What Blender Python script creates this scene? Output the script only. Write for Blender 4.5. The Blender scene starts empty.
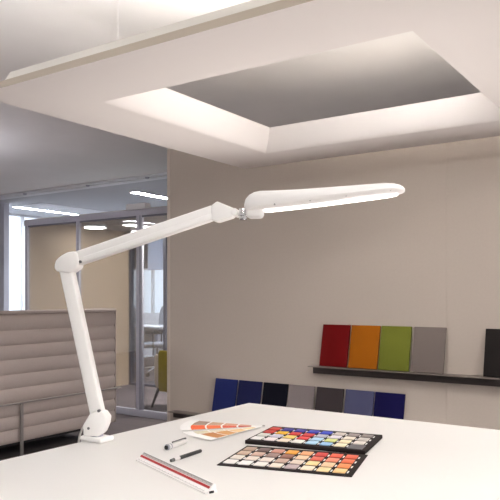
import bpy, bmesh, math, random
from mathutils import Matrix, Vector
random.seed(7)
S = bpy.context.scene
COL = S.collection
R = math.radians

# ------------------------------------------------------------------ materials
def mat(name, col, rough=.5, metal=0, noise=0, nscale=40, bump=0, bscale=200, spec=.5, stretch=(1, 1, 1), emis=0, coat=0):
    m = bpy.data.materials.new(name); m.use_nodes = True
    nt = m.node_tree; b = nt.nodes['Principled BSDF']
    b.inputs['Base Color'].default_value = (*col, 1)
    b.inputs['Roughness'].default_value = rough
    b.inputs['Metallic'].default_value = metal
    b.inputs['Specular IOR Level'].default_value = spec
    b.inputs['Coat Weight'].default_value = coat
    if emis:
        b.inputs['Emission Color'].default_value = (*col, 1)
        b.inputs['Emission Strength'].default_value = emis
    if noise or bump:
        tc = nt.nodes.new('ShaderNodeTexCoord'); mp = nt.nodes.new('ShaderNodeMapping')
        mp.inputs['Scale'].default_value = stretch
        nt.links.new(tc.outputs['Object'], mp.inputs['Vector'])
    if noise:
        n = nt.nodes.new('ShaderNodeTexNoise'); n.inputs['Scale'].default_value = nscale; n.inputs['Detail'].default_value = 4
        nt.links.new(mp.outputs['Vector'], n.inputs['Vector'])
        r = nt.nodes.new('ShaderNodeValToRGB')
        r.color_ramp.elements[0].position = .3; r.color_ramp.elements[1].position = .7
        r.color_ramp.elements[0].color = (*[c * (1 - noise) for c in col], 1)
        r.color_ramp.elements[1].color = (*[min(1, c * (1 + noise)) for c in col], 1)
        nt.links.new(n.outputs['Fac'], r.inputs['Fac']); nt.links.new(r.outputs['Color'], b.inputs['Base Color'])
    if bump:
        n2 = nt.nodes.new('ShaderNodeTexNoise'); n2.inputs['Scale'].default_value = bscale; n2.inputs['Detail'].default_value = 3
        nt.links.new(mp.outputs['Vector'], n2.inputs['Vector'])
        bp = nt.nodes.new('ShaderNodeBump'); bp.inputs['Strength'].default_value = bump; bp.inputs['Distance'].default_value = .002
        nt.links.new(n2.outputs['Fac'], bp.inputs['Height']); nt.links.new(bp.outputs['Normal'], b.inputs['Normal'])
    return m

def lin(h):                                   # sRGB 0-255 -> linear
    return tuple(((c / 255) / 12.92 if c / 255 < .04045 else ((c / 255 + .055) / 1.055) ** 2.4) for c in h)

def emit(name, col, s):
    m = bpy.data.materials.new(name); m.use_nodes = True
    nt = m.node_tree; nt.nodes.clear()
    e = nt.nodes.new('ShaderNodeEmission'); o = nt.nodes.new('ShaderNodeOutputMaterial')
    e.inputs['Color'].default_value = (*col, 1); e.inputs['Strength'].default_value = s
    nt.links.new(e.outputs[0], o.inputs[0]); return m

def glass_mat(name, tint, refl=.5):
    m = bpy.data.materials.new(name); m.use_nodes = True
    nt = m.node_tree; nt.nodes.clear()
    o = nt.nodes.new('ShaderNodeOutputMaterial'); t = nt.nodes.new('ShaderNodeBsdfTransparent'); g = nt.nodes.new('ShaderNodeBsdfGlossy')
    f = nt.nodes.new('ShaderNodeFresnel'); mx = nt.nodes.new('ShaderNodeMixShader'); mu = nt.nodes.new('ShaderNodeMath')
    t.inputs['Color'].default_value = (*tint, 1); g.inputs['Roughness'].default_value = .02
    f.inputs['IOR'].default_value = 1.45; mu.operation = 'MULTIPLY'; mu.inputs[1].default_value = refl
    nt.links.new(f.outputs[0], mu.inputs[0]); nt.links.new(mu.outputs[0], mx.inputs[0])
    nt.links.new(t.outputs[0], mx.inputs[1]); nt.links.new(g.outputs[0], mx.inputs[2]); nt.links.new(mx.outputs[0], o.inputs[0])
    return m

M = {}
M['sail'] = mat('sail_white', (.80, .755, .73), .85, bump=.05, bscale=300)
M['lip'] = mat('sail_lip', (.88, .86, .80), .7)
M['edge'] = mat('sail_edge_beige', (.60, .53, .44), .7)
M['ceil'] = mat('ceiling_white', (.88, .86, .84), .9, noise=.02, nscale=2)
M['ceil_dim'] = mat('ceiling_dim_grey', (.46, .46, .48), .85)  # darker tone of the ceiling, dimmer light put into the colour
M['wall'] = mat('wall_taupe', lin((185, 174, 164)), .8, noise=.015, nscale=60, bump=.08, bscale=400)
M['wallw'] = mat('wall_white', (.72, .72, .74), .85, noise=.02, nscale=3)
M['wallg'] = mat('column_grey', lin((206, 207, 218)), .8, noise=.02, nscale=5)
M['beige'] = mat('beige_veneer', lin((188, 167, 143)), .6, noise=.05, nscale=3, stretch=(6, 6, .5))
M['desk'] = mat('desk_white', (.80, .785, .765), .38, noise=.006, nscale=3, spec=.4)
M['lamp'] = mat('lamp_white', (.90, .885, .875), .35, spec=.5)
M['lampgrey'] = mat('lamp_grey_white', (.70, .70, .70), .4)
M['chrome'] = mat('chrome', (.75, .75, .76), .18, metal=1)
M['satin'] = mat('satin_silver', (.80, .79, .78), .35, metal=.7)
M['screw'] = mat('screw_grey', (.18, .18, .19), .4, metal=.6)
M['ink_light'] = mat('screw_light', (.40, .40, .40), .4, metal=.5)
M['cable'] = mat('cable_grey', (.62, .60, .58), .5)
M['dark'] = mat('shelf_dark', lin((58, 50, 48)), .5, noise=.05, nscale=80)
M['ledge'] = mat('shelf_top', lin((120, 110, 104)), .45)
M['quilt'] = mat('sofa_taupe', lin((186, 174, 169)), .9, noise=.05, nscale=250, bump=.15, bscale=500)
M['pipe'] = mat('sofa_piping', lin((166, 154, 149)), .8)
M['steel'] = mat('steel_rail', (.34, .32, .31), .35, metal=.5)
M['black'] = mat('black_plastic', (.012, .012, .013), .45)
M['alu'] = mat('anodised_aluminium', lin((164, 164, 175)), .45)
M['aludark'] = mat('gasket_dark', lin((84, 84, 94)), .5)
M['must'] = mat('mustard_fabric', lin((122, 106, 18)), .95, noise=.12, nscale=120, bump=.2, bscale=300)
M['sand'] = mat('sand_fabric', lin((176, 162, 148)), .95, noise=.06, nscale=150)
M['wood'] = mat('dark_wood_leg', lin((44, 36, 32)), .55, noise=.1, nscale=20, stretch=(1, 1, .1))
M['chairgrey'] = mat('office_grey', lin((140, 142, 150)), .8, noise=.04, nscale=90)
M['deskback'] = mat('pale_laminate', (.62, .62, .64), .5)
M['blind'] = mat('dark_blind', lin((26, 28, 34)), .9)
M['lgrey'] = mat('felt_grey', lin((172, 178, 192)), .9, noise=.04, nscale=80)
M['paper'] = mat('paper_white', (.88, .87, .86), .6)
M['card'] = mat('tray_black', lin((34, 27, 27)), .75, spec=.15, noise=.04, nscale=100)
M['traygrey'] = mat('tray_grey', lin((92, 90, 94)), .5)
M['red'] = mat('ruler_red', lin((168, 8, 14)), .55)
M['scale'] = mat('scale_grey', lin((178, 176, 174)), .6)
M['ink'] = mat('ink_grey', (.12, .12, .12), .6)
M['glass'] = glass_mat('partition_glass', (.955, .962, .97), .6)
M['frost'] = mat('frosted_band', (.8, .8, .8), .6)

def carpet():
    m = mat('carpet_planks', lin((92, 82, 82)), .95)
    nt = m.node_tree; b = nt.nodes['Principled BSDF']
    tc = nt.nodes.new('ShaderNodeTexCoord'); mp = nt.nodes.new('ShaderNodeMapping')
    br = nt.nodes.new('ShaderNodeTexBrick'); br.inputs['Scale'].default_value = 1
    br.inputs['Brick Width'].default_value = 1.0; br.inputs['Row Height'].default_value = .25
    br.inputs['Mortar Size'].default_value = .003
    br.inputs['Color1'].default_value = (*lin((100, 90, 90)), 1); br.inputs['Color2'].default_value = (*lin((82, 74, 76)), 1)
    br.inputs['Mortar'].default_value = (*lin((66, 60, 60)), 1)
    n = nt.nodes.new('ShaderNodeTexNoise'); n.inputs['Scale'].default_value = 90; n.inputs['Detail'].default_value = 3
    mx = nt.nodes.new('ShaderNodeMixRGB'); mx.blend_type = 'OVERLAY'; mx.inputs[0].default_value = .35
    nt.links.new(tc.outputs['Object'], mp.inputs['Vector']); nt.links.new(mp.outputs['Vector'], br.inputs['Vector'])
    nt.links.new(tc.outputs['Object'], n.inputs['Vector'])
    nt.links.new(br.outputs['Color'], mx.inputs[1]); nt.links.new(n.outputs['Fac'], mx.inputs[2])
    nt.links.new(mx.outputs[0], b.inputs['Base Color'])
    return m
M['carpet'] = carpet()

WARM = (1.0, .965, .925); COOL = (.88, .93, 1.0); NEUT = (1.0, .96, .92)
for i, e in enumerate((58, 76)): M['led_fill%d' % i] = emit('fill_panel_neutral_%d' % i, NEUT, e)
for i, e in enumerate((74, 54)): M['fill_pend_up%d' % i] = emit('pendant_fill_up_%d' % i, ((.90, .89, 1.0), (.98, .97, 1))[i], e)
for i, e in enumerate((70, 5)): M['fill_pend_down%d' % i] = emit('pendant_fill_down_%d' % i, ((1, .95, .92), NEUT)[i], e)
M['led_cove'] = emit('led_strip_warm', WARM, 310)
M['led_up2'] = emit('led_uplight_left', (1.0, .97, .93), 26)
M['led_up3'] = emit('led_uplight_far', (1.0, .91, .82), 8)
M['led_up'] = emit('led_uplight', (1.0, .97, .93), 85)
M['led_lamp'] = emit('task_led', (1.0, .98, .95), 2.2)
M['led_back'] = emit('led_panel_cool', COOL, 130)
M['led_down'] = emit('downlight', (1, .98, .95), 25)
M['led_down_fill'] = emit('downlight_fill', (1, .96, .91), 500)
M['fill_sky'] = emit('front_fill_glow', (1.0, .97, .94), .95)
M['sky'] = emit('daylight', (.80, .89, 1.0), 1.5)

# ------------------------------------------------------------------ mesh helpers
class MB:
    def __init__(s): s.bm = bmesh.new()
    def box(s, lo, hi, bev=0, seg=2, mtx=None, mi=0):
        r = bmesh.ops.create_cube(s.bm, size=1)
        c = [(a + b) / 2 for a, b in zip(lo, hi)]; d = [abs(b - a) for a, b in zip(lo, hi)]
        bmesh.ops.transform(s.bm, matrix=Matrix.Translation(c) @ Matrix.Diagonal((*d, 1)), verts=r['verts'])
        return s._fin(r['verts'], bev, seg, mtx, mi)
    def _fin(s, vs, bev, seg, mtx, mi):
        vs = list(vs)
        if bev:
            es = list({e for v in vs for e in v.link_edges})
            before = set(s.bm.verts) - set(vs)
            bmesh.ops.bevel(s.bm, geom=es, offset=bev, segments=seg, affect='EDGES', profile=.5)
            vs = [v for v in s.bm.verts if v not in before]
        fs = {f for v in vs for f in v.link_faces}
        for f in fs: f.material_index = mi
        if mtx is not None: bmesh.ops.transform(s.bm, matrix=mtx, verts=vs)
        return vs
    def cyl(s, p, q, r, r2=None, n=20, bev=0, mi=0):
        p = Vector(p); q = Vector(q); d = q - p
        res = bmesh.ops.create_cone(s.bm, cap_ends=True, segments=n, radius1=r, radius2=r if r2 is None else r2, depth=d.length)
        vs = s._fin(res['verts'], 0, 2, None, mi)
        mtx = Matrix.Translation((p + q) / 2) @ d.to_track_quat('Z', 'Y').to_matrix().to_4x4()
        if bev:
            rim = [e for e in {e for v in vs for e in v.link_edges} if len([f for f in e.link_faces if len(f.verts) > 4]) == 1]
            before = set(s.bm.verts) - set(vs)
            bmesh.ops.bevel(s.bm, geom=rim, offset=bev, segments=2, affect='EDGES', profile=.5)
            vs = [v for v in s.bm.verts if v not in before]
        bmesh.ops.transform(s.bm, matrix=mtx, verts=vs); return vs
    def sphere(s, c, r, sc=(1, 1, 1), mi=0):
        res = bmesh.ops.create_uvsphere(s.bm, u_segments=20, v_segments=12, radius=r)
        return s._fin(res['verts'], 0, 2, Matrix.Translation(c) @ Matrix.Diagonal((*sc, 1)), mi)
    def prism(s, pts, a, b, axis='y', bev=0, seg=2, mi=0, mtx=None):
        """pts in the plane; extruded from a to b along axis"""
        def P(u, v, w): return {'y': (u, w, v), 'x': (w, u, v), 'z': (u, v, w)}[axis]
        A = [s.bm.verts.new(P(u, v, a)) for u, v in pts]; B = [s.bm.verts.new(P(u, v, b)) for u, v in pts]
        n = len(pts); s.bm.faces.new(A); s.bm.faces.new(B[::-1])
        for i in range(n): s.bm.faces.new((A[i], B[i], B[(i + 1) % n], A[(i + 1) % n]))
        vs = A + B
        bmesh.ops.recalc_face_normals(s.bm, faces=list({f for v in vs for f in v.link_faces}))
        return s._fin(vs, bev, seg, mtx, mi)
    def loft(s, rings, cap=True, mi=0):
        V = [[s.bm.verts.new(p) for p in r] for r in rings]; n = len(rings[0]); fs = []
        for i in range(len(V) - 1):
            for j in range(n):
                fs.append(s.bm.faces.new((V[i][j], V[i][(j + 1) % n], V[i + 1][(j + 1) % n], V[i + 1][j])))
        if cap: fs.append(s.bm.faces.new(V[0][::-1])); fs.append(s.bm.faces.new(V[-1]))
        bmesh.ops.recalc_face_normals(s.bm, faces=fs)
        for f in fs: f.material_index = mi
    def tube(s, pts, r, n=10, mi=0):
        pts = [Vector(p) for p in pts]; rings = []
        for i, p in enumerate(pts):
            d = (pts[min(i + 1, len(pts) - 1)] - pts[max(i - 1, 0)]).normalized()
            q = d.to_track_quat('Z', 'Y')
            rings.append([p + q @ Vector((r * math.cos(2 * math.pi * k / n), r * math.sin(2 * math.pi * k / n), 0)) for k in range(n)])
        s.loft(rings, mi=mi)
    def build(s, name, mats, parent=None, smooth=True, loc=None, rz=0):
        me = bpy.data.meshes.new(name); s.bm.to_mesh(me); s.bm.free()
        for m in (mats if isinstance(mats, (list, tuple)) else [mats]): me.materials.append(m)
        if smooth:
            me.polygons.foreach_set('use_smooth', [True] * len(me.polygons)); me.set_sharp_from_angle(angle=R(38))
        o = bpy.data.objects.new(name, me); COL.objects.link(o)
        if parent: o.parent = parent
        if loc: o.location = loc
        o.rotation_euler.z = rz
        return o

def tag(o, label=None, cat=None, group=None, kind=None):
    for k, v in (('label', label), ('category', cat), ('group', group), ('kind', kind)):
        if v: o[k] = v
    return o
def thing(name, label, cat, loc=(0, 0, 0), rz=0, group=None):
    o = bpy.data.objects.new(name, None); COL.objects.link(o); o.empty_display_size = .05
    o.location = loc; o.rotation_euler.z = rz
    return tag(o, label, cat, group)
def struct(name, lo, hi, m, bev=0):
    b = MB(); b.box(lo, hi, bev); return tag(b.build(name, m, smooth=False), kind='structure')
def copy_tree(o, parent=None):
    c = o.copy(); COL.objects.link(c)
    if parent: c.parent = parent
    for ch in list(o.children): copy_tree(ch, c)
    return c

# ------------------------------------------------------------------ room shell
CZ = 2.8
X0, X1, Y0, Y1 = -10.7, 2.4, -6.0, 10.4
struct('floor', (X0 - .2, Y0 - .2, -.1), (X1 + .2, Y1 + .2, 0), M['carpet'])
struct('ceiling', (X0 - .2, Y0 - .2, CZ), (X1 + .2, Y1 + .2, CZ + .1), M['ceil'])
struct('ceiling_back', (X0, 6.5, CZ - .012), (X1, Y1, CZ), M['ceil_dim'])  # grey slab makes the ceiling beyond the beam look dimmer
struct('wall_right', (X1, Y0 - .2, 0), (X1 + .2, Y1 + .2, CZ), M['wallw'])
b = MB()
b.box((X0 - .2, Y0 - .2, 0), (X1, Y0, .3)); b.box((X0 - .2, Y0 - .2, 2.65), (X1, Y0, CZ)); b.box((X0 - .2, Y0 - .2, .3), (-6.5, Y0, 2.65)); b.box((2.1, Y0 - .2, .3), (X1, Y0, 2.65))
tag(b.build('wall_front', M['wallw'], smooth=False), kind='structure')
# left wall with a window opening
b = MB()
b.box((X0 - .2, Y0, 0), (X0, 7.0, CZ)); b.box((X0 - .2, 9.3, 0), (X0, Y1 + .2, CZ))
b.box((X0 - .2, 7.0, 0), (X0, 9.3, .25))
tag(b.build('wall_left', M['wallw'], smooth=False), kind='structure')
# back wall with a window band
b = MB()
b.box((X0 - .2, Y1, 0), (X1, Y1 + .2, .85)); b.box((X0 - .2, Y1, 2.7), (X1, Y1 + .2, CZ))
b.box((-6.2, Y1, .85), (X1, Y1 + .2, 2.7))
tag(b.build('wall_back', M['wallw'], smooth=False), kind='structure')

def window(name, lo, hi, axis, nbars, em='sky', out=1):
    """frame, mullions, glass pane and the bright daylight pane outside"""
    t = thing(name, None, None, ((lo[0] + hi[0]) / 2, (lo[1] + hi[1]) / 2, lo[2])); t['kind'] = 'structure'
    L = lambda p: tuple(a - c for a, c in zip(p, t.location))
    f = MB(); w = .05
    if axis == 'x':
        f.box(L((lo[0], lo[1], lo[2])), L((hi[0], hi[1], lo[2] + w))); f.box(L((lo[0], lo[1], hi[2] - w)), L((hi[0], hi[1], hi[2])))
        for i in range(nbars + 1):
            y = lo[1] + (hi[1] - lo[1] - w) * i / nbars
            f.box(L((lo[0], y, lo[2] + w)), L((hi[0], y + w, hi[2] - w)))
        f.build('window_frame', M['wallw'], t, smooth=False)
        p = MB(); p.box(L((lo[0] + .02, lo[1] + w, lo[2] + w)), L((lo[0] + .03, hi[1] - w, hi[2] - w))); p.build('window_pane', M[em], t, smooth=False)
    else:
        f.box(L((lo[0], lo[1], lo[2])), L((hi[0], hi[1], lo[2] + w))); f.box(L((lo[0], lo[1], hi[2] - w)), L((hi[0], hi[1], hi[2])))
        for i in range(nbars + 1):
            x = lo[0] + (hi[0] - lo[0] - w) * i / nbars
            f.box(L((x, lo[1], lo[2] + w)), L((x + w, hi[1], hi[2] - w)))
        f.build('window_frame', M['wallw'], t, smooth=False)
        yo = hi[1] - .03 if out > 0 else lo[1] + .02
        p = MB(); p.box(L((lo[0] + w, yo, lo[2] + w)), L((hi[0] - w, yo + .01, hi[2] - w))); p.build('window_pane', M[em], t, smooth=False)
    return t
window('window_1', (X0 - .12, 7.0, .25), (X0 - .04, 9.3, CZ), 'x', 2)
window('window_2', (X0, Y1 + .04, .85), (-6.2, Y1 + .12, 2.7), 'y', 4)

window('fill_window', (-6.5, Y0 - .12, .3), (2.1, Y0 - .04, 2.65), 'y', 6, 'fill_sky', -1)  # added window behind the camera, its glowing pane is frontal fill

# ceiling beam and column towards the back of the office
struct('trim_1', (X0, 6.45, 2.765), (X1, 6.6, CZ), M['wallw'])
b = MB(); b.box((X0, 6.9, 0), (-9.59, 7.0, CZ)); tag(b.build('wall_column', M['wallg'], smooth=False), kind='structure')
# slim track under the beam with its small clips
t = thing('cable_trunking', 'slim pale track with small clips under the grey ceiling beam', 'track', (-6.3, 6.41, CZ))
b = MB(); b.box((-4.1, -.03, -.028), (4.1, .02, 0), .004); b.build('rail', M['wallw'], t)
for x in (-2.1, -.75, .35, 1.5):
    b = MB(); b.cyl((x, -.005, -.028), (x, -.005, -.05), .03, .022); b.build('clip', M['alu'], t)

# ------------------------------------------------------------------ ceiling lamps
def linear_light(label, loc, L, W, em, group=None, name='linear_ceiling_light', cat='ceiling light', h=.02):
    t = thing(name, label, cat, loc, 0, group)
    b = MB()
    b.box((-W / 2 - .012, -L / 2 - .012, -h), (-W / 2, L / 2 + .012, 0)); b.box((W / 2, -L / 2 - .012, -h), (W / 2 + .012, L / 2 + .012, 0))
    b.box((-W / 2, -L / 2 - .012, -h), (W / 2, -L / 2, 0)); b.box((-W / 2, L / 2, -h), (W / 2, L / 2 + .012, 0))
    b.box((-W / 2, -L / 2, -h + .012), (W / 2, L / 2, 0))
    b.build('housing', M['wallw'], t, smooth=False)
    d = MB(); d.box((-W / 2, -L / 2, -h + .004), (W / 2, L / 2, -h + .007)); d.build('diffuser', em, t, smooth=False)
    return t
linear_light('long bright ceiling light over the glass room, right one beside the taupe wall', (-6.98, 8.72, CZ - .012), 3.0, .13, M['led_back'])
linear_light('long bright ceiling light beside the grey column and the bright window', (-9.80, 8.02, CZ - .012), 1.5, .13, M['led_back'])
b = MB(); b.box((.09, -.75, -.010), (.75, 1.9, 0)); o = bpy.data.objects['linear_ceiling_light.001']; b.build('pale_band', M['wallw'], o, smooth=False)  # white panel added for the pale lit band on the ceiling
# added fill panels on the ceiling, unseen behind and beside the camera
for i, (x, y) in enumerate([(.5, -.7), (1.4, 2.3)]):
    linear_light(('added square ceiling fill panel behind the camera, in front of the desk', 'added square ceiling fill panel over the right end of the desk')[i], (x, y, CZ), .6, .6, M['led_fill%d' % i], 'added fill panels over the work area', 'fill_panel_light')
# added unseen fill lamps shining up and down, by the sofa and the desk
for i, (x, y, lab) in enumerate([(-6.6, 2.9, 'added suspended fill lamp on the far side of the sofa'), (-3.3, .3, 'added suspended fill lamp between the desk and the sofa')]):
    t = thing('fill_pendant', lab, 'fill lamp', (x, y, 2.25))
    b = MB(); b.box((-.10, -.75, -.02), (.10, .75, .02), .004); b.build('housing', M['lampgrey'], t)
    b = MB(); b.box((-.08, -.72, .021), (.08, .72, .026)); b.build('upper_diffuser', M['fill_pend_up%d' % i], t, smooth=False)
    b = MB(); b.box((-.08, -.72, -.026), (.08, .72, -.021)); b.build('lower_diffuser', M['fill_pend_down%d' % i], t, smooth=False)
    for yy in (-.6, .6):
        b = MB(); b.cyl((0, yy, .02), (0, yy, CZ - 2.25), .002, n=8); b.build('cord', M['steel'], t)

# ------------------------------------------------------------------ display wall
WY = 4.3
b = MB()
b.box((-3.735, WY, 0), (-1.3955, WY + .12, 2.48)); b.box((-1.3925, WY, 0), (X1, WY + .12, 2.48)); b.box((-1.3955, WY + .003, 0), (-1.3925, WY + .117, 2.48))
tag(b.build('wall_display', M['wall'], smooth=False), kind='structure')
struct('trim_2', (-3.765, WY - .004, 0), (-3.735, WY + .124, 2.484), M['ledge'])
bpy.data.objects['trim_2'].data.materials[0] = mat('wall_end_trim', lin((200, 188, 178)), .5)

# ------------------------------------------------------------------ shelves
def shelf(label, x0, x1, ztop):
    t = thing('wall_shelf', label, 'shelf', (x0, WY, ztop))
    L = x1 - x0
    b = MB(); b.box((0, -.105, -.006), (L, -.002, 0), .001); b.build('top_plate', M['ledge'], t)
    b = MB(); b.box((0.0, -.026, -.058), (L, 0, -.006), .001); b.build('wall_rail', M['dark'], t)
    return t
shelf('dark metal wall shelf holding the red, orange and green boards', -2.36, 2.2, .752)
shelf('low wall shelf mostly hidden behind the white desk, under the blue boards', -3.68, -1.2, .302)

def board(label, x, z, col, group, w=.212, h=.297):
    th = .012; lean = .062
    ang = math.asin(lean / h)
    b = MB(); b.box((-w / 2, -th, 0), (w / 2, 0, h), .0015)
    m = mat('board_' + label.split()[0].replace('-', '_'), col, .95, noise=.08, nscale=260, bump=.15, bscale=700, spec=.15)
    o = b.build('sample_board', m)
    o.rotation_euler = (-ang, 0, 0); o.location = (x, WY - .002 - lean - .002, z + th * math.sin(ang) + .0005)
    return tag(o, label, 'sample board', group)
UP = 'fabric boards on the upper shelf'; LO = 'fabric boards on the low shelf'
for x, c, l in [(-2.176, (128, 10, 14), 'dark red fabric sample board standing at the left end of the upper shelf'),
                (-1.952, (190, 108, 14), 'orange fabric sample board on the upper shelf between red and green'),
                (-1.730, (134, 140, 54), 'green fabric sample board on the upper shelf between orange and grey'),
                (-1.500, (146, 134, 128), 'warm grey fabric sample board on the upper shelf right of the green one'),
                (-1.040, (46, 42, 41), 'black fabric sample board on the upper shelf at the right edge')]:
    board(l, x, .752, tuple(v * .56 for v in lin(c)), UP)
for x, c, l in [(-3.138, (38, 48, 108), 'royal blue fabric sample board, first at the left of the low row'),
                (-2.911, (32, 36, 80), 'navy blue fabric sample board right of the royal blue one in the low row'),
                (-2.681, (10, 10, 26), 'blackish navy fabric sample board, left of the light grey one in the low row'),
                (-2.457, (140, 130, 130), 'light warm grey fabric sample board in the middle of the low row'),
                (-2.226, (66, 58, 60), 'charcoal grey fabric sample board under the left end of the upper shelf'),
                (-1.997, (84, 86, 118), 'dusty slate blue fabric sample board right of the charcoal one'),
                (-1.776, (19, 15, 70), 'deep indigo fabric sample board, last at the right of the low row')]:
    board(l, x, .302, tuple(v * .68 for v in lin(c)), LO)

# ------------------------------------------------------------------ ceiling sail with lit opening
SZ = 2.17
sx0, sx1, sy0, sy1 = -2.78, -.43, 1.848, 4.016
hx0, hx1, hy0, hy1 = -2.336, -.863, 2.266, 3.627
t = thing('ceiling_sail', 'suspended white ceiling sail with a lit rectangular opening above the desk', 'ceiling panel', (0, 0, SZ))
# underside with softly rounded flare into the sloped opening
prof = [(.048 - .108 * q, .135 * q ** 1.6) for q in [k / 14 for k in range(15)]]   # (outward offset, z)
def ring(o, z):
    n = o * .25 if o > 0 else o        # tighter rounding on the near and right edges
    return [(hx0 - o, hy0 - n, z), (hx1 + n, hy0 - n, z), (hx1 + n, hy1 + o, z), (hx0 - o, hy1 + o, z)]
b = MB()
o0 = [(sx0, sy0, 0), (sx1, sy0, 0), (sx1, sy1, 0), (sx0, sy1, 0)]
o1 = [(sx0, sy0, .03), (sx1, sy0, .03), (sx1, sy1, .03), (sx0, sy1, .03)]
rings = [ring(-.052, .135), o1, o0] + [ring(o, z) for o, z in prof]
bm = b.bm; V = [[bm.verts.new(p) for p in r] for r in rings]
for i in range(len(V)):
    a, c = V[i], V[(i + 1) % len(V)]
    for j in range(4):
        f = bm.faces.new((a[j], a[(j + 1) % 4], c[(j + 1) % 4], c[j])); f.material_index = 1 if i == 1 else 0
bmesh.ops.recalc_face_normals(bm, faces=bm.faces[:])
b.build('panel', [M['sail'], M['edge']], t)
# bevelled upper lip (a frame of four mitred bars)
b = MB()
def rr(o, z, l): return [(sx0 + l, sy0 + o, z), (sx1 - o, sy0 + o, z), (sx1 - o, sy1 - o, z), (sx0 + l, sy1 - o, z)]
RR = [rr(.004, .0305, .21), rr(.016, .066, .235), rr(.05, .066, .27), rr(.05, .0305, .27)]
V = [[b.bm.verts.new(p) for p in r] for r in RR]
for i in range(4):
    a, c = V[i], V[(i + 1) % 4]
    for j in range(4): b.bm.faces.new((a[j], a[(j + 1) % 4], c[(j + 1) % 4], c[j]))
bmesh.ops.recalc_face_normals(b.bm, faces=b.bm.faces[:]); b.build('edge_lip', M['lip'], t, smooth=False)
# LED strips: two on the rim of the opening (near and right), uplights on top of the panel
def strip(lo, hi, em):
    b = MB(); b.box(lo, hi); o = b.build('led_strip', em, t, smooth=False); return o
strip((hx0 + .85, hy0 + .052, .128), (hx1 - .2, hy0 + .062, .140), M['led_cove'])
strip((hx1 - .062, hy0 + .25, .128), (hx1 - .052, hy1 - .45, .140), M['led_cove'])
strip((sx0 + .34, sy0 + .13, .075), (sx1 - .14, sy0 + .17, .085), M['led_up'])
strip((sx0 + .34, sy0 + .3, .075), (sx0 + .38, sy1 - .4, .085), M['led_up2'])
strip((hx0 + .2, sy1 - .14, .075), (hx1 - .2, sy1 - .10, .085), M['led_up3'])
for x, y in ((-1.97, 1.95), (-.6, 3.9), (-.6, 1.95)):
    b = MB(); b.cyl((x, y, .03), (x, y, CZ - SZ), .0004, n=8); b.cyl((x, y, .03), (x, y, .05), .006); b.cyl((x, y, CZ - SZ - .012), (x, y, CZ - SZ), .018)
    b.build('suspension_wire', M['lampgrey'], t)

# ------------------------------------------------------------------ added fill uplights, unseen behind the desk, to brighten the sail
for i, (x, y) in enumerate([(-2.5, 4.0), (-1.6, 4.0), (-.7, 4.0)]):
    t = thing('fill_uplight', 'added round fill uplight on the carpet at the foot of the taupe wall', 'floor lamp', (x, y, 0), 0, 'added fill uplights under the ceiling sail')
    b = MB(); b.cyl((0, 0, 0), (0, 0, .02), .14, n=32); b.build('base', M['lampgrey'], t)
    rings = [[(r * math.cos(2 * math.pi * k / 32), r * math.sin(2 * math.pi * k / 32), z) for k in range(32)] for r, z in ((.10, .02), (.15, .16), (.15, .2), (.143, .2), (.143, .165), (.09, .03))]
    b = MB(); b.loft(rings); b.build('bowl', M['lampgrey'], t)
    l = bpy.data.lights.new('fill_light', 'AREA'); l.shape = 'DISK'; l.size = .26; l.energy = 6.6; l.color = (1, .93, .88); l.spread = R(85)
    o = bpy.data.objects.new('fill_light', l); COL.objects.link(o); o.parent = t; o.location = (0, 0, .19); o.rotation_euler = (R(180 + 42), 0, 0)

# ------------------------------------------------------------------ desk
dx0, dx1, dy0, dy1 = -1.247, .75, .55, 1.827
t = thing('desk', 'large white desk carrying the task lamp and colour samples', 'desk', ((dx0 + dx1) / 2, (dy0 + dy1) / 2, 0))
hw, hd = (dx1 - dx0) / 2, (dy1 - dy0) / 2
b = MB(); b.box((-hw, -hd, .872), (hw, hd, .9), .002); b.build('tabletop', M['desk'], t)
b = MB()
b.box((-hw + .12, -hd + .12, .812), (hw - .12, -hd + .16, .872)); b.box((-hw + .12, hd - .16, .812), (hw - .12, hd - .12, .872))
b.box((-hw + .12, -hd + .16, .812), (-hw + .16, hd - .16, .872)); b.box((hw - .16, -hd + .16, .812), (hw - .12, hd - .16, .872))
b.build('frame', M['lampgrey'], t)
for sx in (-1, 1):
    for sy in (-1, 1):
        b = MB(); x, y = sx * (hw - .15), sy * (hd - .15)
        b.box((x - .03, y - .03, .012), (x + .03, y + .03, .812), .003); b.cyl((x, y, 0), (x, y, .012), .025)
        b.build('leg', M['lampgrey'], t)

# ------------------------------------------------------------------ task lamp (local x along the arms, z from the desk top)
LZ = .9
t = thing('task_lamp', 'white articulated desk lamp clamped to the left edge of the desk', 'lamp', (-1.2235, 1.1395, LZ), R(24.4))
def P(pts): return [(s, z - LZ) for s, z in pts]
# clamp: plate on the top, spine over the edge, jaw under it (desk edge is X = const, so undo the lamp's turn)
U = Matrix.Rotation(-R(24.4), 4, 'Z')
b = MB()
b.box((-.036, -.022, 0), (.036, .026, .0125), .005, 3, U); b.build('clamp_plate', M['lamp'], t)
b = MB(); b.box((-.036, -.020, -.085), (-.0250, .024, .004), .004, 2, U); b.box((-.028, -.022, -.085), (.03, .024, -.07), .003, 2, U)
b.cyl(U @ Vector((.008, 0, -.07)), U @ Vector((.008, 0, -.028)), .007); b.cyl(U @ Vector((.008, 0, -.110)), U @ Vector((.008, 0, -.085)), .014)
b.build('clamp_jaw', M['lamp'], t)
b = MB(); b.cyl((.0, 0, .0125), (.0, 0, .02), .016); b.build('swivel_pin', M['alu'], t)
base = [(-0.0285, .94), (-.0105, .9684), (.0073, .9761), (.0226, .973), (.0328, .9588), (.0302, .9419), (.0213, .9223), (.0099, .9135), (-.0272, .9135)]
b = MB(); b.prism(P(base), -.017, .017, bev=.004, seg=3); o = b.build('base_joint', M['lamp'], t)
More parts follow.
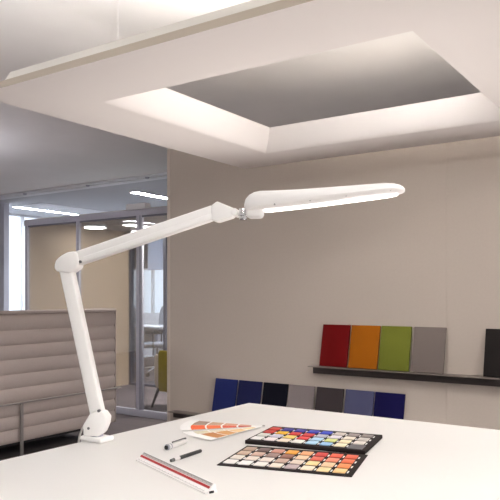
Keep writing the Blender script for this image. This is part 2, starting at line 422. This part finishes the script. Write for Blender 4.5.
b = MB(); b.cyl((-.0131, -.0185, .0332), (-.0131, -.0165, .0332), .0032); b.build('screw', M['screw'], o)
def arm_poly(a, c, w):        # rectangle from a to c of width w in the arm plane
    a = Vector(a); c = Vector(c); n = Vector((-(c - a).y, (c - a).x)).normalized() * w / 2
    return [tuple(a - n), tuple(c - n), tuple(c + n), tuple(a + n)]
lo_a, lo_c = (.006, .955), (-.078, 1.325)
up_a, up_c = (-.050, 1.3395), (.293, 1.4455)
b = MB(); b.prism(P(arm_poly(lo_a, lo_c, .0315)), -.0130, .0130, bev=.004, seg=3); o = b.build('lower_arm', M['lamp'], t)
b = MB(); b.cyl((.0125, -.0182, .0757), (.0125, -.0120, .0757), .0035); b.build('screw', M['screw'], o)
b = MB(); b.prism(P(arm_poly(up_a, up_c, .0335)), -.0150, .0150, bev=.004, seg=3); o = b.build('upper_arm', M['lamp'], t)
d = Vector(up_c) - Vector(up_a); n = Vector((-d.y, d.x)).normalized()
a2 = Vector(up_a) - n * .0085; c2 = Vector(up_c) - n * .0085
b = MB(); b.prism(P(arm_poly(a2 + d * .06, c2, .0125)), -.0168, .0168, bev=.002); b.build('arm_channel', M['lamp'], o)
elb = [(-.1010, 1.3208), (-.0975, 1.3354), (-.0860, 1.3463), (-.0671, 1.3558), (-.0491, 1.358), (-.041, 1.3518), (-.0388, 1.3324), (-.0413, 1.3179), (-.062, 1.3047), (-.0930, 1.3085), (-.0990, 1.314)]
b = MB(); b.prism(P(elb), -.020, .020, bev=.005, seg=3); o = b.build('elbow_joint', M['lamp'], t)
b = MB(); b.cyl((-.0340, -.0185, 1.3322 - LZ), (-.0340, -.0145, 1.3322 - LZ), .0034); b.build('screw', M['screw'], o)
wri = [(.2869, 1.4599), (.3004, 1.4699), (.3433, 1.4516), (.345, 1.443), (.3371, 1.4322), (.3004, 1.4217), (.2869, 1.4262)]
b = MB(); b.prism(P(wri), -.0175, .0175, bev=.004, seg=3); b.build('wrist_joint', M['lamp'], t)
b = MB(); b.cyl((.3433, -.026, 1.4433 - LZ), (.3433, .026, 1.4433 - LZ), .0085, bev=.0015); b.build('hinge_knob', M['lamp'], t)
b = MB(); b.cyl((.345, 0, 1.4425 - LZ), (.3600, 0, 1.4410 - LZ), .0065); b.build('swivel_neck', M['lampgrey'], t)
b = MB(); b.cyl((.3600, 0, 1.4265 - LZ), (.3600, 0, 1.4535 - LZ), .0095, bev=.001); b.cyl((.3585, -.013, 1.440 - LZ), (.3585, .013, 1.440 - LZ), .006, bev=.001)
b.cyl((.3585, 0, 1.440 - LZ), (.374, 0, 1.440 - LZ), .0075); b.build('swivel_ball', M['chrome'], t)
# head shell
st = [(.3665, 1.449, 1.466, .022), (.3695, 1.4470, 1.4750, .029), (.378, 1.4470, 1.4835, .036), (.390, 1.4480, 1.4893, .041), (.404, 1.449, 1.4915, .044), (.44, 1.4510, 1.4912, .0465), (.50, 1.4565, 1.4922, .0475), (.5643, 1.463, 1.4950, .0475), (.63, 1.470, 1.4980, .047), (.6825, 1.4758, 1.5005, .046), (.702, 1.4780, 1.4990, .042), (.715, 1.4797, 1.4960, .034), (.7225, 1.481, 1.4925, .023), (.7265, 1.4825, 1.4890, .011)]
sec = [(-.66, 0), (-.88, .10), (-1, .34), (-.98, .58), (-.86, .80), (-.62, .94), (-.3, .99), (0, 1), (.3, .99), (.62, .94), (.86, .80), (.98, .58), (1, .34), (.88, .10), (.66, 0)]
b = MB(); b.loft([[(s, hw_ * v, zb + (zt - zb) * w - LZ) for v, w in sec] for s, zb, zt, hw_ in st]); head = b.build('lamp_head', M['lamp'], t)
# diffuser set into the underside
b = MB()
def zb_at(s):
    for a, c in zip(st, st[1:]):
        if a[0] <= s <= c[0]: return a[1] + (c[1] - a[1]) * (s - a[0]) / (c[0] - a[0])
rings = []
for s, k in [(.409, .6), (.412, .95), (.42, 1), (.5, 1), (.58, 1), (.66, 1), (.693, .95), (.706, .7), (.712, .35)]:
    z = zb_at(s) - LZ; w = .0225 * k
    rings.append([(s, .0085 * k + w * v, z + q) for v, q in [(-1, .003), (-1, -.002), (-.85, -.0038), (0, -.0045), (.85, -.0038), (1, -.002), (1, .003)]])
b.loft(rings); b.build('diffuser', M['led_lamp'], head)
for s, q in ((.4393, .0045), (.5188, .0045), (.5981, .0045), (.6935, .0045)):
    hwid = .0435 if s < .69 else .041
    z = zb_at(s) + q - LZ
    b = MB(); b.cyl((s, -hwid * .955 - .0010, z), (s, -hwid * .90, z + .001), .0021, n=12); b.build('screw', M['ink_light'], head)
# pivot housing under the head's near end
b = MB(); b.box((.3685, -.0200, 1.4300 - LZ), (.4075, .0200, 1.458 - LZ), .009, 3); b.build('pivot_housing', M['lamp'], t)
# cable from the back of the base over the edge
pts = [(-.024, .012, .041), (-.0365, .016, .035), (-.046, .019, .023), (-.0525, .020, .006), (-.0555, .020, -.018), (-.057, .020, -.06), (-.057, .020, -.14)]
b = MB(); b.tube(pts, .0026); b.build('cable', M['cable'], t)

# ------------------------------------------------------------------ colour sample trays
def tray(label, loc, rz, W, D, H, grid, m_base, skip=()):
    t = thing('colour_sample_tray', label, 'sample tray', loc, rz, None)
    b = MB(); b.box((-W / 2, -D / 2, 0), (W / 2, D / 2, H), .0012); b.build('tray_base', m_base, t)
    rows, cols = len(grid), len(grid[0])
    px_, py_ = (W - .016) / cols, (D - .026) / rows
    for r in range(rows):
        for c in range(cols):
            x = -W / 2 + .008 + px_ * c; y = -D / 2 + .015 + py_ * r
            if grid[r][c] is None:
                b = MB(); b.box((x - .002, y - .006, H), (x + px_ - .001, y + py_ - .004, H + .0006)); tag(b.build('blank_field', M['traygrey'], t, smooth=False), 'empty grey field'); continue
            w, d = px_ * .74, py_ * .74
            key = 'chip_%02x%02x%02x' % grid[r][c]
            m = bpy.data.materials.get(key) or mat(key, lin(grid[r][c]), .5)
            b = MB(); b.box((x, y, H), (x + w, y + d, H + .0022), .0006); k = b.build('colour_chip', m, t)
            b = MB(); b.box((x + w + .0022, y + d * .22, H), (x + w + .0052, y + d * .72, H + .0004)); b.build('chip_label', M['paper'], k, smooth=False)
    return t
g1 = [[(240, 236, 232), (242, 238, 236), (240, 234, 228), (236, 222, 206), (186, 168, 170), (240, 224, 200), (242, 214, 162), (242, 202, 140)],
      [(236, 228, 218), (230, 216, 206), (234, 222, 214), (192, 162, 146), (230, 214, 200), (240, 208, 150), (240, 200, 160), (232, 140, 80)],
      [(202, 174, 152), (200, 166, 150), (152, 126, 118), (138, 90, 74), (232, 200, 168), (216, 100, 80), (228, 138, 112), (224, 108, 66)],
      [(180, 154, 134), (96, 76, 74), (200, 144, 126), (230, 162, 62), (232, 168, 120), (198, 58, 54), (216, 86, 62), (214, 92, 62)]]
g2 = [[(240, 238, 236), (234, 220, 222), (234, 216, 200), (236, 232, 224), (168, 206, 230), (144, 184, 220), (236, 224, 192), None],
      [(220, 220, 212), (206, 200, 220), (234, 206, 112), (206, 48, 48), (176, 210, 234), (200, 206, 130), (236, 220, 184), (216, 208, 200)],
      [(184, 48, 42), (230, 178, 42), (198, 44, 46), (190, 40, 42), (182, 184, 202), (214, 206, 216), (224, 212, 198), (206, 198, 192)],
      [(192, 62, 50), (42, 40, 136), (50, 48, 150), (40, 56, 172), (42, 66, 190), (210, 198, 190), (138, 126, 124), (128, 118, 114)]]
tray('flat black tray of beige, peach and orange colour chips, front one of the two', (-.7300, 1.2415, .9), R(15), .281, .190, .002, g1, M['card'])
tray('thicker dark tray of blue, red and yellow colour chips, behind the flat one', (-.7865, 1.4345, .9), R(11.5), .288, .187, .009, g2, M['card'])

# ------------------------------------------------------------------ fan deck
t = thing('colour_fan_deck', 'opened paper fan deck of orange and tan colour strips', 'fan deck', (-.984, 1.511, .9))
fan = [(243, [(214, 206, 178), (222, 212, 188), (228, 218, 196), (232, 224, 206)]),
       (200, [(128, 106, 92), (176, 146, 118), (190, 150, 120), (200, 160, 130)]),
       (220, [(216, 84, 20), (214, 96, 36), (196, 72, 28), (180, 62, 34)]),
       (258, [(168, 108, 48), (192, 140, 80), (218, 184, 132), (230, 206, 164)])]
for i, (ang, cols) in enumerate(fan):
    z0 = .0004 + .0009 * i
    b = MB()
    def arc(r0, r1, h0, h1, z, th, mi):
        n = 7
        A = [(r1 * math.cos(h1 * (-1 + 2 * k / n)), r1 * math.sin(h1 * (-1 + 2 * k / n))) for k in range(n + 1)]
        B = [(r0 * math.cos(h0 * (1 - 2 * k / n)), r0 * math.sin(h0 * (1 - 2 * k / n))) for k in range(n + 1)]
        b.prism(A + B, z, z + th, 'z', mi=mi)
    arc(.006, .222, .5, R(10.5), z0, .0007, 0)
    for j, (r0, r1) in enumerate([(.157, .194), (.115, .152), (.073, .110), (.034, .068)]):
        arc(r0, r1, R(9.6), R(9.6), z0 + .0007, .00015, j + 1)
    o = b.build('paper_strip', [M['paper']] + [mat('fan_%d_%d' % (i, j), lin(c), .55) for j, c in enumerate(cols)], t, smooth=False)
    o.rotation_euler.z = R(ang)
b = MB(); b.cyl((0, 0, 0), (0, 0, .0046), .004); b.build('rivet', M['chrome'], t)

# ------------------------------------------------------------------ ruler, pen, cap
ax, ay, bx, by = -1.003, 1.062, -.731, .952
L = math.hypot(bx - ax, by - ay); ang = math.atan2(by - ay, bx - ax)
t = thing('scale_ruler', 'white triangular scale ruler with a red stripe along its ridge', 'ruler', (ax, ay, .9), ang)
SEC = [(-0.0133, 0.0), (-0.0138, 0.0024), (-0.012, 0.004), (-0.0043, 0.007), (-0.0024, 0.0092), (0.0003, 0.0112), (0.0053, 0.0158), (0.0076, 0.0164), (0.0088, 0.0147), (0.0089, 0.0097), (0.0099, 0.0061), (0.0117, 0.0028), (0.0114, 0.0)]
def sec_at(x, k=1.0): return [(x, y * k, z * k) for y, z in SEC]
b = MB(); b.loft([sec_at(0), sec_at(L)]); b.build('ruler_body', M['paper'], t, smooth=False)
def band(b, p, q, x0, x1, h):           # thin strip on the face between section points p and q
    p = Vector((0, *p)); q = Vector((0, *q)); n = Vector((0, -(q - p).z, (q - p).y)).normalized(); vs = []
    for hh in (-.0003, h):
        for u, x in ((p, x0), (p, x1), (q, x1), (q, x0)): vs.append(b.bm.verts.new(u + n * hh + Vector((x, 0, 0))))
    for f in ((0, 1, 2, 3), (7, 6, 5, 4), (0, 4, 5, 1), (1, 5, 6, 2), (2, 6, 7, 3), (3, 7, 4, 0)): b.bm.faces.new([vs[i] for i in f])
    bmesh.ops.recalc_face_normals(b.bm, faces=b.bm.faces[:])
b = MB(); band(b, (-.0036, .0077), (.0000, .0109), .001, L - .002, .0005); tag(b.build('stripe', M['red'], t, smooth=False), 'red stripe')
b = MB(); U0 = Vector((.0006, .0115)); U1 = Vector((.0053, .0157)); D0 = Vector((-.0118, .0042)); D1 = Vector((-.0046, .0069))
band(b, U0, U1, .001, L - .002, .0002); tag(b.build('scale_face', M['scale'], t, smooth=False), 'grey printed scale face')
b = MB()
for k in range(101):
    x = .006 + (L - .014) * k / 100; d = .75 if k % 5 == 0 else .45
    band(b, U1 - (U1 - U0) * d, U1, x, x + .0009, .0004); band(b, D0, D0 + (D1 - D0) * d * .5, x, x + .0005, .0001)
tag(b.build('scale_marks', M['ink'], t, smooth=False), kind='stuff')
b = MB(); b.loft([sec_at(L, .97), sec_at(L + .002, .97)]); b.build('end_cap', M['paper'], t, smooth=False)
b = MB(); b.box((L + .002, -.006, .0005), (L + .004, .004, .005), .001); tag(b.build('end_dark', M['black'], t), 'small dark end piece')  # small dark block at the ruler's near end

def lay(name, label, cat, p, q, z):
    p = Vector(p); q = Vector(q); d = q - p
    return thing(name, label, cat, (p.x, p.y, z), math.atan2(d.y, d.x)), d.length
t, L = lay('pen_cap', 'short silver pen cap with clip and dark open end, nearer the fan deck', 'pen', (-1.018, 1.158), (-1.026, 1.240), .9)  # loose silver cap of the dark pen
r = .0062
b = MB(); b.cyl((.004, 0, r), (L - .008, 0, r), r); b.cyl((L - .008, 0, r), (L, 0, r), r, r * .72, bev=.001); b.build('barrel', M['satin'], t)
b = MB(); b.cyl((.003, 0, r), (.0075, 0, r), r + .0006); b.cyl((.014, 0, r), (.017, 0, r), r + .0004); b.build('ring', M['alu'], t)
b = MB(); b.cyl((-.0005, 0, r), (.002, 0, r), r * .75); tag(b.build('open_end', M['black'], t), 'dark open end')
b = MB(); b.box((L - .058, -.0022, 2 * r + .0012), (L - .004, .0022, 2 * r + .0026), .0005, 2); b.box((L - .010, -.0022, 2 * r - .0015), (L - .004, .0022, 2 * r + .0016)); b.sphere((L - .057, 0, 2 * r + .0012), .0021); b.build('clip', M['screw'], t)
t, L = lay('pen', 'slim dark pen without its cap, silver grip towards the ruler', 'pen', (-.935, 1.079), (-.940, 1.186), .9)
r = .0041
b = MB(); b.cyl((.028, 0, r), (L, 0, r), r, r * .95, bev=.0012); b.build('barrel', M['black'], t)
b = MB(); b.cyl((.010, 0, r), (.028, 0, r), r * .82, r * .98); tag(b.build('grip', M['satin'], t), 'silver grip')
b = MB(); b.cyl((0, 0, r), (.0102, 0, r), r * .80, r * .95); b.build('tip', M['ink'], t)

# ------------------------------------------------------------------ quilted high-back sofa
SX = -4.36; y0, y1 = 1.1, 4.285
t = thing('quilted_sofa', 'taupe high-back sofa with horizontally quilted back, beside the glass room', 'sofa', (SX, (y0 + y1) / 2, 0))
seams = [1.115, .988, .876, .766, .655, .548, .440, .336, .236, .135]
pts = []
for a, c in zip(seams, seams[1:]):
    for k in range(8):
        q = k / 8
        bulge = .014 * (math.sin(math.pi * q) ** .6 if q > 0 else 0)
        pts.append((bulge - .004, a + (c - a) * q))
pts.append((-.004, seams[-1]))
bk = [(-.15 - x, z) for x, z in pts[::-1]]
poly = [(x, z) for x, z in pts] + bk
hy = (y1 - y0) / 2
b = MB(); b.prism(poly, -hy + .012, hy - .012, 'y'); b.build('backrest', M['quilt'], t)
b = MB(); b.box((-.17, -hy, 1.108), (.018, hy, 1.137), .009, 3); b.build('piping', M['pipe'], t)
b = MB(); b.box((-.165, hy - .014, .135), (.012, hy, 1.11), .006, 2); b.box((-.165, -hy, .135), (.012, -hy + .014, 1.11), .006, 2); b.build('side_border', M['pipe'], t)
b = MB(); b.box((-.85, -hy + .01, .20), (-.172, hy - .01, .36), .03, 3); b.build('seat_base', M['quilt'], t)
for k in range(3):
    w = (2 * hy - .02) / 3; a = -hy + .01 + w * k
    b = MB(); b.box((-.85, a + .004, .36), (-.185, a + w - .004, .46), .035, 4); b.build('seat_cushion', M['quilt'], t)
b = MB(); b.box((-.80, -hy + .04, .115), (-.02, hy - .04, .20)); b.build('frame', M['black'], t)
for yy in (-hy + .12, -.05, hy - .12):
    for xx in (-.76, -.12):
        b = MB(); b.box((xx - .02, yy - .02, 0), (xx + .02, yy + .02, .115)); b.build('leg', M['black'], t)
# slim steel rail standing just in front of the quilted back
t = thing('steel_rail', 'slim dark steel rail on thin posts along the quilted sofa back', 'rail', (-4.315, 2.6, 0))
b = MB(); b.box((-.010, -1.6, .434), (.010, 1.705, .446), .002); b.build('crossbar', M['steel'], t)
for yy in (.662, -1.45):
    b = MB(); b.box((-.009, yy - .011, .012), (.009, yy + .011, .434), .002); b.build('post', M['steel'], t)
    b = MB(); b.cyl((0, yy, 0), (0, yy, .012), .035, n=24); b.build('foot', M['steel'], t)

# ------------------------------------------------------------------ glass meeting room
GY = 5.16; gt = 2.15
t = thing('glass_partition', 'grey framed glass partition of the meeting room behind the sofa', 'partition', (-5.2, GY, 0))
xs = [-6.725, -5.83, -4.895, -3.985]
def gx(x): return x + 5.2
b = MB(); b.box((gx(-6.76), -.018, gt - .065), (gx(-3.94), .018, gt), .003); b.build('head_rail', M['alu'], t)
b = MB(); b.box((gx(-6.76), -.018, 0), (gx(-3.94), .018, .07), .003); b.build('floor_rail', M['alu'], t)
for i, x in enumerate(xs):
    w = .025 if i != 2 else .040
    b = MB(); b.box((gx(x) - w, -.015, .07), (gx(x) + w, .015, gt - .065), .003); o = b.build('mullion', M['alu'], t)
    b = MB(); b.box((gx(x) + w * .25, -.0165, .07), (gx(x) + w * .5, -.014, gt - .065)); b.build('gasket', M['aludark'], o, smooth=False)
for x0, x1 in zip(xs, xs[1:]):
    b = MB(); b.box((gx(x0) + .03, -.005, .07), (gx(x1) - .03, .005, gt - .065)); b.build('glass_pane', M['glass'], t, smooth=False)
    b = MB(); b.box((gx(x0) + .034, -.014, gt - .085), (gx(x1) - .034, -.006, gt - .065)); b.build('glazing_bead', M['aludark'], t, smooth=False)
b = MB(); b.box((gx(-5.06), -.04, gt), (gx(-4.78), .04, gt + .06), .004); b.build('sensor_box', M['wallw'], t)
struct('wall_meeting', (-6.81, GY + .035, 0), (-6.77, 6.96, gt), M['beige'])
struct('ceiling_meeting', (-6.81, GY + .035, gt), (-3.9, 6.96, gt + .015), mat('meeting_ceiling', lin((176, 170, 164)), .85))
for lab, x, y, em in (('round downlight in the meeting room ceiling, left one beside the beige wall', -6.40, 5.93, 'led_down'), ('round downlight in the meeting room ceiling, right one nearer the tall window', -6.30, 6.66, 'led_down'),
                      ('added unseen downlight in the meeting room ceiling above the mustard chair', -4.35, 6.15, 'led_down_fill'), ('added unseen downlight in the meeting room ceiling behind the taupe wall', -4.35, 6.62, 'led_down_fill')):  # last two are added out of view to brighten the beige wall
    t = thing('round_downlight', lab, 'ceiling light', (x, y, gt), 0, 'meeting room downlights')
    b = MB(); b.cyl((0, 0, -.035), (0, 0, 0), .14, n=32); b.build('trim_ring', M['wallw'], t)
    b = MB(); b.cyl((0, 0, -.045), (0, 0, -.0355), .125, n=32); b.build('diffuser', M[em], t)
# rear glazing of the meeting room
t = thing('rear_glazing', 'slim dark framed rear glazing of the meeting room, behind the mustard chair', 'partition', (-5.33, 6.93, 0))
b = MB(); b.box((-1.44, -.025, gt - .06), (1.5, .025, gt)); b.box((-1.44, -.025, 0), (1.5, .025, .03)); b.build('frame', M['aludark'], t, smooth=False)
for x in (-1.415, -.77, .3, 1.475):
    b = MB(); b.box((x - .022, -.025, .03), (x + .022, .025, gt - .06)); b.build('post', M['aludark'], t, smooth=False)
for x0, x1 in ((-1.393, -.792), (-.748, .278), (.322, 1.453)):
    b = MB(); b.box((x0, -.004, .03), (x1, .004, gt - .06)); b.build('glass_pane', M['glass'], t, smooth=False)

# lounge chair inside the glass room, back towards the viewer
t = thing('lounge_chair', 'low mustard lounge chair with dark wooden legs behind the glass', 'lounge chair', (-4.91, 5.78, 0), R(74))
def shell(r0, r1, z0, z1, a0, a1, n=18):
    rings = []
    for k in range(n + 1):
        a = a0 + (a1 - a0) * k / n
        rings.append([(r * math.sin(a), -r * math.cos(a), z) for r, z in ((r0, z0), (r1 - .02, z0 - .0), (r1, z0 + .05), (r1, z1 - .03), (r1 - .02, z1), (r0 + .01, z1), (r0, z1 - .02))])
    return rings
b = MB(); b.loft(shell(.26, .315, .22, .66, R(-75), R(75))); tag(b.build('backrest', M['must'], t), 'mustard yellow backrest')
b = MB(); b.loft(shell(.215, .259, .24, .60, R(-128), R(128))); tag(b.build('inner_shell', M['sand'], t), 'sand coloured inner lining')
b = MB(); b.cyl((0, 0.05, .225), (0, 0.05, .36), .205, n=36, bev=.03); b.build('seat', M['sand'], t)
for sx in (-1, 1):
    for sy in (-1, 1):
        b = MB(); b.cyl((sx * .21, sy * .21, 0), (sx * .15, sy * .15, .225), .013, .019); b.build('leg', M['wood'], t)

# ------------------------------------------------------------------ open office beyond the glass room
t = thing('back_office_desk', 'pale office desk by the window beyond the glass room', 'desk', (-8.15, 8.72, 0))
b = MB(); b.box((-.62, -.33, .70), (.62, .33, .735), .004); b.build('tabletop', M['deskback'], t)
for sx in (-1, 1):
    b = MB(); b.box((sx * .56 - .03, -.32, 0), (sx * .56 + .03, .32, .70), .004); b.build('leg', M['alu'], t)
b = MB(); b.box((-.53, .27, .42), (.53, .30, .68)); b.build('modesty_panel', M['deskback'], t)
def office_chair(label, x, y, rz):
    t = thing('office_chair', label, 'office chair', (x, y, 0), R(rz), 'office chairs beyond the glass room')
    b = MB(); b.box((-.23, -.23, .44), (.23, .23, .51), .03, 3); b.build('seat', M['chairgrey'], t)
    rings = []
    for z, w, yy in ((.56, .19, -.235), (.62, .215, -.25), (.80, .225, -.265), (.95, .205, -.275), (1.04, .16, -.285), (1.06, .10, -.288)):
        rings.append([(-w, yy, z), (-w * .6, yy - .03, z), (w * .6, yy - .03, z), (w, yy, z), (w * .6, yy + .02, z), (-w * .6, yy + .02, z)])
    b = MB(); b.loft(rings); b.build('backrest', M['chairgrey'], t)
    b = MB(); b.tube([(0, -.05, .43), (0, -.24, .43), (0, -.285, .48), (0, -.29, .62)], .018); b.build('back_support', M['chrome'], t)
    b = MB(); b.cyl((0, 0, .12), (0, 0, .44), .025); b.build('column', M['chrome'], t)
    for k in range(5):
        a = R(72 * k + 20); c, s_ = math.cos(a), math.sin(a)
        b = MB(); b.tube([(0, 0, .12), (.15 * c, .15 * s_, .11), (.30 * c, .30 * s_, .075)], .018, 8); o = b.build('base_arm', M['chrome'], t)
        b = MB(); b.cyl((.30 * c - .02 * s_, .30 * s_ + .02 * c, .03), (.30 * c + .02 * s_, .30 * s_ - .02 * c, .03), .03); b.build('caster', M['black'], o)
    for sx in (-1, 1):
        b = MB(); b.tube([(sx * .2, 0, .45), (sx * .27, 0, .47), (sx * .28, 0, .66), (sx * .28, -.15, .68), (sx * .28, .12, .68)], .014, 8); b.build('armrest', M['black'], t)
office_chair('grey office chair seen through the glass just left of the taupe wall', -7.26, 8.05, 118)
office_chair('pale grey office chair by the far window, left of the nearer one', -8.62, 9.45, 165)
office_chair('grey office chair glimpsed in the gap beside the beige wall', -9.4, 9.35, 190)
# blinds and hanging screen at the far window
t = thing('roller_blind', 'dark roller blind drawn halfway down the far window', 'blind', (-9.2, Y1 - .03, 2.72))
b = MB(); b.cyl((-1.25, 0, 0), (1.25, 0, 0), .03); b.build('roller', M['alu'], t)
b = MB(); b.box((-1.2, .012, -.90), (1.2, .018, 0)); b.build('fabric', M['blind'], t, smooth=False)
b = MB(); b.box((-1.2, .004, -.93), (1.2, .022, -.90), .003); b.build('bottom_bar', M['wallw'], t)
t = thing('hanging_felt_screen', 'pale grey felt screen hanging in front of the dark blind', 'screen', (-8.98, 9.9, 1.76))
b = MB(); b.box((-.19, -.02, 0), (.19, .02, .80), .01); b.build('felt_panel', M['lgrey'], t)
for sx in (-.15, .15):
    b = MB(); b.cyl((sx, 0, .80), (sx, 0, CZ - 1.76), .003, n=8); b.build('cord', M['steel'], t)

# ------------------------------------------------------------------ world, camera, view
w = bpy.data.worlds.new('World'); S.world = w; w.use_nodes = True
bg = w.node_tree.nodes['Background']; bg.inputs[0].default_value = (.8, .88, 1, 1); bg.inputs[1].default_value = .05
cam = bpy.data.cameras.new('camera'); co = bpy.data.objects.new('camera', cam); COL.objects.link(co)
co.location = (0, 0, 1.25); co.rotation_euler = (R(90), 0, R(34.23))
cam.lens = 48.6; cam.sensor_width = 36; cam.shift_y = .092; cam.clip_start = .05
S.camera = co
S.view_settings.view_transform = 'Standard'; S.view_settings.look = 'None'; S.view_settings.gamma = 1; S.view_settings.use_curve_mapping = False
S.view_settings.exposure = 0
S.cycles.use_denoising = True
S.cycles.max_bounces = 10; S.cycles.diffuse_bounces = 6; S.cycles.transparent_max_bounces = 16
